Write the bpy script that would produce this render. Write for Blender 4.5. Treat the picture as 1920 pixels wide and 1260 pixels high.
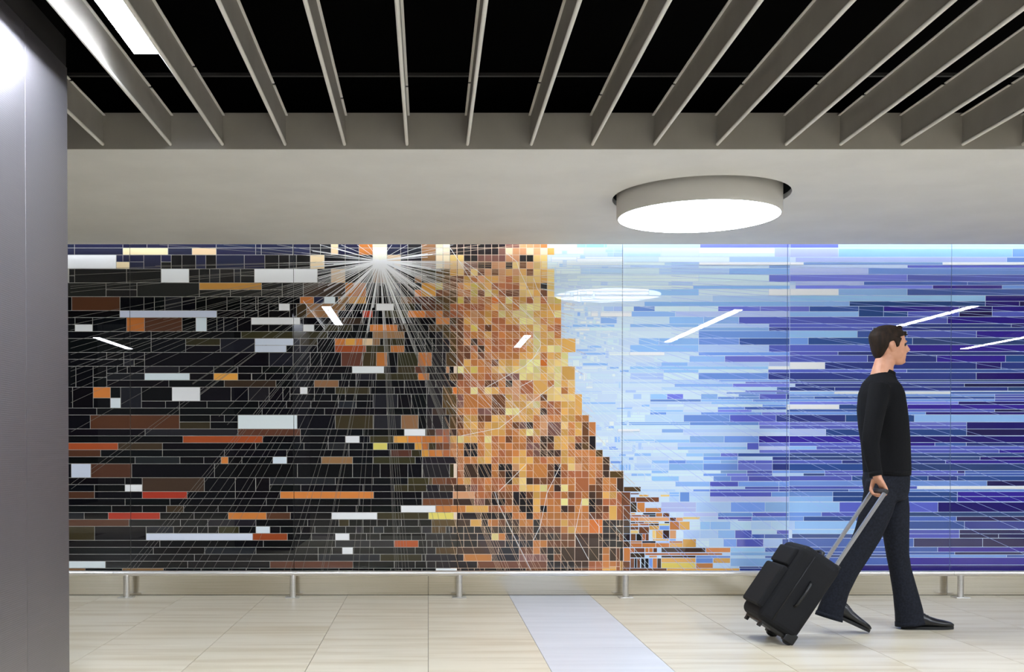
import bpy, bmesh, math, random, re
from mathutils import Vector, Matrix
random.seed(7)
S = bpy.context.scene
for o in list(bpy.data.objects): bpy.data.objects.remove(o)
COL = S.collection
PI = math.pi

# ------------------------------------------------------------------ camera, world, exposure
F = 2070.0                    # focal length in pixels of the 1920 frame
TH = math.radians(0.72)       # slight downward pitch
CX, CY = 803.0, 845.0 + F*math.tan(TH)
H = 1.075                     # eye height
DW = 8.2                      # distance to the mural wall
cam = bpy.data.cameras.new('camera'); camo = bpy.data.objects.new('camera', cam); COL.objects.link(camo)
cam.sensor_width = 36; cam.lens = F/1920*36
cam.shift_x = (960-CX)/1920; cam.shift_y = (CY-630)/1920
cam.clip_start = .05; cam.clip_end = 100
camo.location = (0, 0, H); camo.rotation_euler = (PI/2-TH, 0, 0)
S.camera = camo
S.view_settings.view_transform = 'Standard'; S.view_settings.look = 'None'
S.view_settings.gamma = 1; S.view_settings.use_curve_mapping = False
S.view_settings.exposure = 0.36
S.cycles.use_denoising = True
S.cycles.max_bounces = 10; S.cycles.diffuse_bounces = 5; S.cycles.glossy_bounces = 5
S.cycles.sample_clamp_indirect = 6
W = bpy.data.worlds.new('world'); S.world = W; W.use_nodes = True
W.node_tree.nodes['Background'].inputs[0].default_value = (.9, .95, 1, 1)
W.node_tree.nodes['Background'].inputs[1].default_value = .08
L_LINE, L_DISC, L_SLOT = 190.0, 14.0, 8.0   # radiance of the linear and the round ceiling lights

def P(px, py, d):             # a pixel of the 1920x1260 photograph at depth d -> world point
    u, v = (px-CX)/F, (CY-py)/F
    D = Vector((u, math.cos(TH)+v*math.sin(TH), -math.sin(TH)+v*math.cos(TH)))
    return Vector((0, 0, H)) + D*(d/D.y)

# ------------------------------------------------------------------ helpers
def lin(c):
    return tuple((x/255/12.92 if x/255 <= .04045 else ((x/255+.055)/1.055)**2.4) for x in c)

def mat(name, rgb, rough=.5, metal=0., spec=.5, emit=0., **kw):
    m = bpy.data.materials.new(name); m.use_nodes = True
    b = m.node_tree.nodes['Principled BSDF']
    b.inputs['Base Color'].default_value = (*lin(rgb), 1)
    b.inputs['Roughness'].default_value = rough; b.inputs['Metallic'].default_value = metal
    b.inputs['Specular IOR Level'].default_value = spec
    if emit:
        b.inputs['Emission Color'].default_value = (*lin(kw.get('ecol', (255, 252, 246))), 1)
        b.inputs['Emission Strength'].default_value = emit
    return m

def noise_mat(name, c0, c1, scale, stretch=(1, 1, 1), rough=.5, metal=0., bump=0., detail=4, spec=.5, obj_rand=False, lo=.35, hi=.65):
    m = mat(name, c0, rough, metal, spec); nt = m.node_tree; N = nt.nodes; b = N['Principled BSDF']
    tc = N.new('ShaderNodeTexCoord'); mp = N.new('ShaderNodeMapping'); mp.inputs['Scale'].default_value = stretch
    nt.links.new(tc.outputs['Object'], mp.inputs['Vector'])
    if obj_rand:
        oi = N.new('ShaderNodeObjectInfo'); mm = N.new('ShaderNodeMath'); mm.operation = 'MULTIPLY'; mm.inputs[1].default_value = 60
        nt.links.new(oi.outputs['Random'], mm.inputs[0])
        cx = N.new('ShaderNodeCombineXYZ')
        for k in range(3): nt.links.new(mm.outputs[0], cx.inputs[k])
        nt.links.new(cx.outputs[0], mp.inputs['Location'])
    nz = N.new('ShaderNodeTexNoise'); nz.inputs['Scale'].default_value = scale; nz.inputs['Detail'].default_value = detail
    nt.links.new(mp.outputs[0], nz.inputs['Vector'])
    cr = N.new('ShaderNodeValToRGB'); e = cr.color_ramp.elements
    e[0].position = lo; e[0].color = (*lin(c0), 1); e[1].position = hi; e[1].color = (*lin(c1), 1)
    nt.links.new(nz.outputs['Fac'], cr.inputs[0]); nt.links.new(cr.outputs[0], b.inputs['Base Color'])
    if bump:
        bp = N.new('ShaderNodeBump'); bp.inputs['Strength'].default_value = bump; bp.inputs['Distance'].default_value = .002
        nt.links.new(nz.outputs['Fac'], bp.inputs['Height']); nt.links.new(bp.outputs[0], b.inputs['Normal'])
    return m

def attr_mat(name, rough, spec=.5, coat=0.):
    m = mat(name, (128, 128, 128), rough, 0, spec); nt = m.node_tree
    a = nt.nodes.new('ShaderNodeAttribute'); a.attribute_name = 'Col'
    nt.links.new(a.outputs['Color'], nt.nodes['Principled BSDF'].inputs['Base Color'])
    return m

def empty(name, loc=(0, 0, 0), label=None, cat=None, group=None, rot=(0, 0, 0)):
    o = bpy.data.objects.new(name, None); COL.objects.link(o)
    o.location = loc; o.rotation_euler = rot; o.empty_display_size = .1
    tag(o, label, cat, group); return o

def tag(o, label=None, cat=None, group=None, kind=None):
    if label: o['label'] = label
    if cat: o['category'] = cat
    if group: o['group'] = group
    if kind: o['kind'] = kind
    return o

def link(name, me, parent=None, world=True):
    o = bpy.data.objects.new(name, me); COL.objects.link(o)
    if parent is not None:
        o.parent = parent
        if world:
            o.matrix_parent_inverse = wm(parent).inverted()
    return o

def wm(o):
    m = o.matrix_basis.copy()
    if o.parent is not None: m = wm(o.parent) @ o.matrix_parent_inverse @ m
    return m

def finish(name, bm, m, parent=None, smooth=False, world=True, bevel=0., seg=2):
    me = bpy.data.meshes.new(name)
    if bevel:
        bmesh.ops.recalc_face_normals(bm, faces=bm.faces); bm.normal_update()
        bmesh.ops.bevel(bm, geom=[e for e in bm.edges if len(e.link_faces) == 2 and e.calc_face_angle(0) > .5], offset=bevel, segments=seg, affect='EDGES', profile=.6)
    bmesh.ops.recalc_face_normals(bm, faces=bm.faces)
    bm.to_mesh(me); bm.free()
    if m is not None: me.materials.append(m)
    if smooth:
        for p in me.polygons: p.use_smooth = len(p.vertices) <= 4
    return link(name, me, parent, world)

def box(bm, a, b):
    x0, y0, z0 = a; x1, y1, z1 = b
    v = [bm.verts.new(p) for p in ((x0,y0,z0),(x1,y0,z0),(x1,y1,z0),(x0,y1,z0),(x0,y0,z1),(x1,y0,z1),(x1,y1,z1),(x0,y1,z1))]
    fs = []
    for q in ((0,3,2,1),(4,5,6,7),(0,1,5,4),(1,2,6,5),(2,3,7,6),(3,0,4,7)):
        fs.append(bm.faces.new([v[i] for i in q]))
    return fs

def bx(name, a, b, m, parent=None, bevel=0., world=True):
    bm = bmesh.new(); box(bm, a, b); return finish(name, bm, m, parent, bevel=bevel, world=world)

def tube(bm, pts, r, n=14, cap=True):
    loft(bm, [(Vector(p), r if not isinstance(r, (list, tuple)) else r[i], r if not isinstance(r, (list, tuple)) else r[i]) for i, p in enumerate(pts)], n, cap)

def loft(bm, rings, n=20, cap=True, side=None, flat=None, power=1.0):
    """rings: (centre, r_forward, r_side); side = fixed side axis or None"""
    pts = [Vector(r[0]) for r in rings]; prev = None; last = None
    for i, (c, ra, rb) in enumerate([(p, r[1], r[2]) for p, r in zip(pts, rings)]):
        t = (pts[min(i+1, len(pts)-1)] - pts[max(i-1, 0)]).normalized()
        if flat is not None: t = Vector(flat)
        if side is not None: s = Vector(side)
        else:
            if prev is None:
                s = t.cross(Vector((0, 0, 1)))
                if s.length < .1: s = t.cross(Vector((1, 0, 0)))
            else: s = prev
        s = (s - t*s.dot(t)).normalized(); prev = s
        f = s.cross(t).normalized()
        ring = []
        for k in range(n):
            a = 2*PI*k/n; ca, sa = math.cos(a), math.sin(a)
            ca = math.copysign(abs(ca)**power, ca); sa = math.copysign(abs(sa)**power, sa)
            ring.append(bm.verts.new(c + f*(ra*ca) + s*(rb*sa)))
        if last:
            for k in range(n): bm.faces.new((last[k], last[(k+1) % n], ring[(k+1) % n], ring[k]))
        elif cap: bm.faces.new(ring[::-1])
        last = ring
    if cap: bm.faces.new(last)

def cyl(bm, p0, p1, r, n=16, r1=None):
    p0, p1 = Vector(p0), Vector(p1); e = (p1-p0)*min(.2, .002/(p1-p0).length); q = r1 or r
    loft(bm, [(p0, r, r), (p0+e, r, r), (p1-e, q, q), (p1, q, q)], n)

def remesh(bm, name, m, parent, voxel, smooth=2, sub=None):
    bmesh.ops.recalc_face_normals(bm, faces=bm.faces)
    me = bpy.data.meshes.new(name+'_raw'); bm.to_mesh(me); bm.free()
    o = bpy.data.objects.new(name+'_raw', me); COL.objects.link(o)
    r = o.modifiers.new('r', 'REMESH'); r.mode = 'VOXEL'; r.voxel_size = voxel
    s = o.modifiers.new('s', 'SMOOTH'); s.iterations = smooth; s.factor = .5
    dg = bpy.context.evaluated_depsgraph_get(); dg.update()
    new = bpy.data.meshes.new_from_object(o.evaluated_get(dg)); new.name = name
    bpy.data.objects.remove(o); bpy.data.meshes.remove(me)
    new.materials.clear(); new.materials.append(m)
    for p in new.polygons: p.use_smooth = True
    return link(name, new, parent)

# ------------------------------------------------------------------ materials
M_paint = noise_mat('white_paint', (226, 225, 222), (232, 231, 228), 3, rough=.75, spec=.25)
M_fascia = noise_mat('grey_fascia_paint', (150, 145, 138), (157, 152, 145), 4, rough=.6, spec=.3)
M_slat = noise_mat('grey_slat_metal', (138, 133, 126), (145, 140, 133), 6, rough=.5, spec=.4)
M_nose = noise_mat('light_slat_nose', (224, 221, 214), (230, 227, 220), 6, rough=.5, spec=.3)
M_black = mat('black_plenum', (9, 8, 8), .9, 0, .1)
M_rail = mat('dark_rail', (34, 32, 32), .6)
M_hall = noise_mat('hall_wall', (58, 56, 54), (64, 62, 58), 2, rough=.8)
M_stone = noise_mat('beige_limestone', (204, 190, 162), (222, 212, 190), 2.2, (.45, 5, 1), rough=.3, spec=.4, detail=6, obj_rand=True, lo=.34, hi=.56)
M_white = noise_mat('white_floor_stone', (208, 209, 213), (218, 219, 223), 2.2, (.45, 5, 1), rough=.3, spec=.4, detail=6, obj_rand=True)
M_grout = mat('grout', (120, 108, 88), .9)
M_steel = noise_mat('brushed_steel', (208, 202, 186), (220, 214, 200), 30, (.05, 1, 6), rough=.17, metal=1)
M_tube = noise_mat('polished_steel', (225, 222, 218), (235, 232, 228), 40, (.05, 1, 6), rough=.34, metal=1)
M_lampw = mat('lamp_white', (206, 203, 198), .5, 0, .3)
M_line = mat('linear_diffuser', (255, 255, 255), .4, emit=L_LINE, ecol=(233, 242, 255))
M_disc = mat('disc_diffuser', (255, 255, 255), .4, emit=L_DISC, ecol=(233, 242, 255))
M_slot = mat('added_strip_diffuser', (255, 255, 255), .4, emit=L_SLOT, ecol=(236, 244, 255))
M_void = mat('recess_dark', (18, 17, 17), .8)
M_tile = attr_mat('printed_glass', .004)
M_joint = attr_mat('printed_joint', .25, .3)

def clad():
    m = mat('ribbed_steel', (122, 118, 122), .4, .88); nt = m.node_tree; N = nt.nodes
    tc = N.new('ShaderNodeTexCoord'); w = N.new('ShaderNodeTexWave'); w.bands_direction = 'Z'; w.inputs['Scale'].default_value = 42
    nt.links.new(tc.outputs['Object'], w.inputs['Vector'])
    nz = N.new('ShaderNodeTexNoise'); nz.inputs['Scale'].default_value = 220; nt.links.new(tc.outputs['Object'], nz.inputs['Vector'])
    ad = N.new('ShaderNodeMath'); ad.operation = 'ADD'; nt.links.new(w.outputs['Fac'], ad.inputs[0]); nt.links.new(nz.outputs['Fac'], ad.inputs[1])
    bp = N.new('ShaderNodeBump'); bp.inputs['Strength'].default_value = .12; bp.inputs['Distance'].default_value = .002
    nt.links.new(ad.outputs[0], bp.inputs['Height']); nt.links.new(bp.outputs[0], N['Principled BSDF'].inputs['Normal'])
    return m
M_clad = clad()

# ------------------------------------------------------------------ the setting
XL, XR = -7.0, 12.0
YB = -7.0
SLOT = .15                           # slot added for an unseen wall-washing strip, between soffit and mural
ZC = P(803, 458, DW-SLOT).z               # soffit height
YF = 5.523                            # face of the fascia
ZF = P(803, 212, YF).z               # top of the fascia
wall_back = tag(bx('wall_back', (XL, DW+.02, 0), (XR, DW+.22, 3.9), M_hall), kind='structure')
tag(bx('wall_left', (XL-.2, YB, 0), (XL, DW+.22, 3.9), M_hall), kind='structure')
tag(bx('wall_right', (XR, YB, 0), (XR+.2, DW+.22, 3.9), M_hall), kind='structure')
floor = tag(bx('floor', (XL, YB, -.12), (XR, DW+.02, -.004), M_grout), kind='structure')
tag(bx('ceiling', (XL, YB, 3.75), (XR, DW+.02, 3.85), M_black), kind='structure')

# lowered soffit with a round hole for the lamp, and its fascia
LX, LY, LR = 1.598, 6.55, .478       # round lamp
def soffit():
    bm = bmesh.new(); n = 64; cx, cy, r = LX+.012, LY, .515
    for z0, z1 in ((ZC, ZC+.03),):
        out = []; 
        for z in (z0, z1):
            ring = [bm.verts.new((cx+r*math.cos(2*PI*k/n), cy+r*math.sin(2*PI*k/n), z)) for k in range(n)]
            sq = []
            for k in range(n):
                c, s = math.cos(2*PI*k/n), math.sin(2*PI*k/n); q = 1/max(abs(c), abs(s))
                sq.append(bm.verts.new((cx+.8*c*q, cy+.8*s*q, z)))
            for k in range(n): bm.faces.new((ring[k], ring[(k+1) % n], sq[(k+1) % n], sq[k]))
            out.append(ring)
        for k in range(n): bm.faces.new((out[0][k], out[0][(k+1) % n], out[1][(k+1) % n], out[1][k]))
    box(bm, (XL, YF, ZC), (cx-.8, DW-SLOT, ZC+.03)); box(bm, (cx+.8, YF, ZC), (XR, DW-SLOT, ZC+.03))
    box(bm, (cx-.8, YF, ZC), (cx+.8, cy-.8, ZC+.03)); box(bm, (cx-.8, cy+.8, ZC), (cx+.8, DW-SLOT, ZC+.03))
    box(bm, (XL, DW-SLOT-.02, ZC+.03), (XR, DW-SLOT, ZC+.2)); box(bm, (XL, DW-SLOT, ZC+.18), (XR, DW+.02, ZC+.2))
    return finish('ceiling', bm, M_paint)
tag(soffit(), kind='structure')
tag(bx('trim_1', (XL, YF-.004, ZC+.001), (XR, YF+.02, ZF), M_fascia), kind='structure')
bm = bmesh.new(); n = 48
for z0 in (ZC+.03,):
    a = [bm.verts.new((LX+.012+.522*math.cos(2*PI*k/n), LY+.522*math.sin(2*PI*k/n), z0)) for k in range(n)]
    b = [bm.verts.new((v.co.x, v.co.y, z0+.2)) for v in a]
    for k in range(n): bm.faces.new((a[k], a[(k+1) % n], b[(k+1) % n], b[k]))
    bm.faces.new(b)
tag(finish('trim_2', bm, M_void), kind='structure')
tag(bx('trim_4', (XL, YF+.3, ZC+.21), (XR, YF+.32, 3.75), M_black), kind='structure')  # added black sheet, keeps the lit wall above the soffit dark
tag(bx('trim_3', (-1.75, 5.145, 2.815), (XR, 5.165, 2.829), M_rail), kind='structure')

# floor tiles: 0.6 m wide, joints towards the mural
def floor_tiles():
    tm = {}
    def tile(w, l, m):
        key = (round(w, 3), round(l, 3), m.name)
        if key not in tm:
            b_ = bmesh.new(); box(b_, (0, 0, -.012), (w, l, 0)); me = bpy.data.meshes.new('floor_tile')
            bmesh.ops.recalc_face_normals(b_, faces=b_.faces); b_.to_mesh(me); b_.free(); me.materials.append(m); tm[key] = me
        return tm[key]
    g = .003
    first = {-3: 6.08, -2: 5.53, -1: 6.02, 0: 6.9, 1: 6.01, 2: 5.7, 3: 6.45, 4: 5.9, 5: 6.6}
    for c in range(-7, 12):
        x0 = .6*c; m = M_white if c == 1 else M_stone
        y = 8.08; ends = [y]
        f0 = first.get(c, 5.6+.37*((c*3) % 4))
        while f0 + 1.2 < 8.0: f0 += 1.2
        y = f0
        while y > 3.0: ends.append(y); y -= 1.2
        ends.append(y)
        o = link('floor_tile', tile(.6-g, .117, m), floor, False); o.location = (x0+g/2, 8.08+g/2, 0)
        for a, b in zip(ends[1:], ends[:-1]):
            o = link('floor_tile', tile(.6-g, b-a-g, m), floor, False); o.location = (x0+g/2, a+g/2, 0)
floor_tiles()
bm = bmesh.new(); box(bm, (XL, YB, -.01), (XR, 2.0, -.001)); tag(finish('stone_paving', bm, M_stone, floor), kind='stuff')

# steel plinth under the mural
ZB = P(803, 1076, DW).z
base = tag(bx('baseboard_back', (-4.2, DW+.001, 0), (6.2, DW+.02, ZB+.02), M_void), kind='structure')
xs = [-4.2, -3.1, 0, 2.44, P(1775, 1090, DW).x, 6.2]
for a, b in zip(xs[:-1], xs[1:]):
    bx('steel_plate', (a+.0015, DW-.006, .004), (b-.0015, DW+.001, ZB+.012), M_steel, base)

# ------------------------------------------------------------------ the mural
ORG = dict(A=(120,440,5.25),B=(460,440,5.25),C=(800,440,5.25),D=(120,660,5.25),E=(460,660,5.25),F=(800,660,5.25),
           G=(120,860,5.25),H=(460,860,5.25),I=(800,860,5.25),J=(1140,440,5.25),K=(1140,660,5.25),L=(1140,860,5.25),
           M=(1480,440,4.3),N=(1480,733,3.434),Q=(1020,560,10.5),R=(1060,680,10.5),T=(1080,790,10.5),U=(1020,440,10.5))
CD = dict(k=(15,15,18),n=(34,36,60),d=(34,34,39),w=(226,234,250),o=(196,118,58),O=(160,76,40),b=(86,54,40),B=(62,48,36),  # n: soffit reflection partly painted into the navy of the top rows
          t=(138,102,70),l=(56,50,32),r=(166,56,40),y=(208,194,100),p=(234,202,160),g=(206,146,66))
CG = dict(a=(208,158,84),A=(222,190,120),y=(222,208,138),P=(236,212,178),o=(186,118,66),c=(164,98,64),b=(108,68,46),B=(66,50,42),
          k=(38,34,36),r=(208,112,48),m=(124,86,78),l=(84,64,38),g=(204,182,88),t=(206,150,108))
CB = {'1':(222,236,255),'2':(200,218,250),'3':(176,202,242),'4':(142,182,232),'5':(112,146,212),'6':(112,120,206),'7':(84,92,178),
      '8':(66,92,164),'9':(52,62,128),'v':(54,42,138),'V':(44,36,108),'s':(54,72,118),'D':(42,38,82),'W':(232,234,238),
      'p':(182,194,236),'S':(128,162,208),'T':(48,74,132)}
RECTS = []     # x0, y0, x1, y1, colour, is_white   (later ones win)
def put(x0, y0, x1, y1, c, white=False):
    if x1-x0 > .5 and y1-y0 > .5: RECTS.append((x0, y0, x1, y1, c, white))
def vary(c, a):
    f = 1+random.uniform(-a, a); return tuple(max(0, min(255, x*f+random.uniform(-2, 2))) for x in c)
RY = lambda k: 445.0 if k <= -2 else 478+13.05*k
XMIN, XMAX, YMAX = -63.0, 2088.0, 1076.0

DARK = """
A -2 -1 -63 n110 n585 n822 n1030 n1502 n1890 nB160 n470 n640 d742 d845 p915 n985 n1120 o1255 p1395 n1530 n1600 d1735 t1875 t2053
A -1 0 -63 n110 n585 p1028 n1265 p1502 n1890 nB160 n470 n640 d742 d845 p915 n985 n1120 o1255 p1395 n1530 n1600 d1735 t1875 t2053
A 0 1 55 w520 n585 n650 n790 k960 n1060 k1890 kB2053
A 1 2 55 w520 p650 n790 k960 k1060 k1890 kB2053
A 0 2 -63 w520
A 0 2 790 n960
A 0 2 1060 k1165 k1300 n1400 k1502 n1778 nB195 k332 k435 d505 k640 p780 k985 d1120 k1255 p1395
B 0 1 1395 p1530 d1600 d1735 t1875 t2053
B 1 2 1395 k1465 p1530 d1600 d1735 t1875 l2053
A 2 3 55 k110 k1742 k1880 kB95 k1395 k1465 n1530 k1668 k1735 l1875 l2053
A 3 4 55 k110 k1742 k1880 kB95 k1395 k1465 k1530 k1668 t1735 l1875 l2053
A 2 4 110 k620 k960 w1235 k1335 k1437 d1537 k1677 d1742
B 2 4 92 w712 k845 p985 k1120 k1255 t1395
B 2 4 1530 k1600 k1668
A 4 5 -63 k418 k722 k1335 gB163 k365 k1735 g2053
A 5 6 -63 k418 k722 k1335 k1640 kB163 k365 k1735 g2053
A 4 6 -63 k418
A 4 6 722 k1335
B 4 6 365 k572 B985 o1190 k1395 n1530 k1600 k1668
B 5 6 1668 o1735
B 4 6 1735 g1875
A 6 7 1742 k1890 kB128 k332 k540 o675 n778 w885 d915 t1018 g1190 k1290 k1360 k1460 k1530 t1640 b1668 b1805 b2053
A 7 8 1742 k1890 kB128 k232 k332 w438 k505 B605 t845 t985 k1290 w1462 k1565 l1668 d1735 b1875 b2053
A 6 8 -63 k80 b555 k790 k893 k996 d1165 k1300 k1402 k1607 k1742
B 8 9 605 t915 k1055 k1155 r1255 k1360 l1395 l1600 o1770 c2053
A 8 9 -63 k553 w1507 k1780 kB128 k232 k438 k505 B605
B 7 9 128 k232
B 7 9 438 k505 B605
A 9 10 -63 k112 k285
A 10 11 -63 k112 w285
A 9 11 285 k620 o795 b1165 k1300 w1407 k1507 k1575 k1710 k1845
B 9 10 60 w540 k572 k945 B1160 k1255 k1460 k1668 k2053
B 10 11 60 k232 k572 w678 k778 l915 l1055 k1225 o1360 o1500 B1597 k1805 B2053
A 11 12 -63 k860 k1745 lB812 k1255 t1565 k1703 k1805 k2053
A 12 14 -63 k860 k1200 l1540 d1880
A 13 14 1200 k1540
B 12 13 95 w475 k540 l710 k882 o985 g1085 o1155 p1255 t1325 k1360 l1430 l1565 k1668 k1770 k2053
B 13 14 95 w405 k475 k540 k710 k882 O1188 l1430 o1565 k1668 k1770 k2053
B 12 14 710 k882
B 12 14 1770 k1840 k2053
D 14 15 -63 k422 k590 k795
D 15 16 -63 k590 d692 k795
D 14 16 795 kE235 d470 k640 k748 k945 b1155 l1290 o1395 k1500 l1700 o1840 k2053
D 16 19 -63 k118 k288
D 16 17.6 288 k422
D 17.6 19 288 k422
D 16 17 422 k525 k625 k795 d1135 k1475 k1712 kE165 k370 k610 k1052 w1365 k1500 l1670 b1772 k1875 k2053
D 17 18 422 d795 w1238 k1475 g1712 k1845 kE65 k200 k508 k812 k950 k1090 d1290 l1395 l1700 o1808 k2053
D 18 19 422 k1033 k1578 BE302 k678 t918 k1020 k1090 k1258 k1565 k1772 k2053
D 19 22 -63 k85 k288
D 19 20.56 288 o458 k558
D 20.56 22 288 k458 w558
D 19 22 558 d763
D 19 21 763 k1065 w1340 k1645 k1815 kE30 d235 k370 k440
D 21 22 763 k1000 k1137 k1408 kE132 k405 k645 k915 d1090 k1258
E 19 20 440 k540 w612 k680 k782 k885 l985 l1225 k1465 k1565 k1805 k2053
E 20 21 440 k680 k850 k915 k985 k1090 k1258
E 20 22 1258 d1500 k1635 k2053
D 22 23 -63 k322 k1137 kE165 k780 k1395 k1703 k1840 k2053
D 23 25 -63 k258 b1137
D 23 24 1137 k1440 k1578 k1712
D 24 25 1137 l1440 k1712
E 23 25 -73 w510 k885 l1258 d1535 t1703 k1840 k2053
D 25 26 -63 k798 d1712 bE542 k1158 k1565 w1772 l1875 k2053
D 26 27 -63 k1170 OE170 k542 k815 k985 w1123 k1225 l1460 g1600 o1738 o2053
D 27 28 -63 O530 B968 k1885 kE100 k577 k815 d1020 k1158 k1258 y1397 k1565 d1668 g1738 o1805 l2053
D 28 29 -63 b360 k968 k1578 kE408 k1020 k1430 b1635 l1735 g1805 o2053
D 29 30 -63 k698 d1140 k1375 k1545 o1615 k1750 kE270 w408 k748 t1055 k1258 l1672 k2053
D 30 32 -63 k70 w262 b665 k1480 kE512 k1055 k1327 k1600 k1738 l2053
G 32 33 -63 k598 k768
G 33 34 -63 k297 k598 w768
G 32 34 768 B1380 k1685 k1885 kH102 k238
H 32 33 238 d885 k1258 k1600 l1805 k1840 t2053
H 33 34 238 k545 k1158 k1465 l1600 l2053
G 34 35 -63 b297 k768 r1210 k1685 kH342 o1262 k1738 l2053
G 35 36 -63 k598 k1040 kH205 k1125 k1738 b2053
G 36 37 -63 k465 k768 k1005 B1175 k1515 kH410 k1090 k1532 w1875 o2053
G 37 38 -63 d195 k432 r942 k1278 k1615 oH205 b442 k848 w1297 l1803 y2053
G 38 39 -63 b637 k1143 k1412 dH102 k612 k920 l1020 k1158 k1295 k1397 k1535 k1703 k1840 k2053
G 39 41 -63 l297 k805
G 39 40 805 d1075 k1312 k1415 k1517 l1720 kH102 w240 k342 k545 k683 k988 k1090 d1158 k1258 d1362 k1500 k1738 d1840 B2053
G 40 41 805 wH70 O412 k650 d885 w1023 k1192 k1327 k1635 k2053
G 41 42 -63 k940 kH175 k885 d1225 d1465 O1703 k1840 k2053
G 42 43 -63 k875 k1382 dH102 k478 k715 k853 k953 w1058 k1262 k1672 k1875 k2053
G 43 44 -63 k1280 kH715 d1327 l1738 k2053
G 44 45 -63 w403 k1213 kH240 b1058 k1465 k1672 k1875 k2053
G 45 46 -63 t203 k568 t975 k1345 k1620 k1790 kH138 k920 k1262 k1430 k1540 k1635 k1738 k1875 w2100
"""
def tok(t, z):
    m = re.match(r'^(.)([A-Z]?)(-?\d+)$', t); z = m.group(2) or z
    return m.group(1), z, ORG[z][0] + float(m.group(3))/ORG[z][2]
def zx(z, v): return XMIN if v == -63 else ORG[z][0]+v/ORG[z][2]
ROWX = {}
for ln in DARK.strip().split('\n'):
    p = ln.split(); z = p[0]; r0, r1 = float(p[1]), float(p[2]); x = zx(z, float(p[3]))
    for t in p[4:]:
        c, z, x1 = tok(t, z); c = CD.get(c) or CG[c]
        put(x, RY(r0), x1, RY(r1), vary(c, .1), c == CD['w']); x = x1

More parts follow.
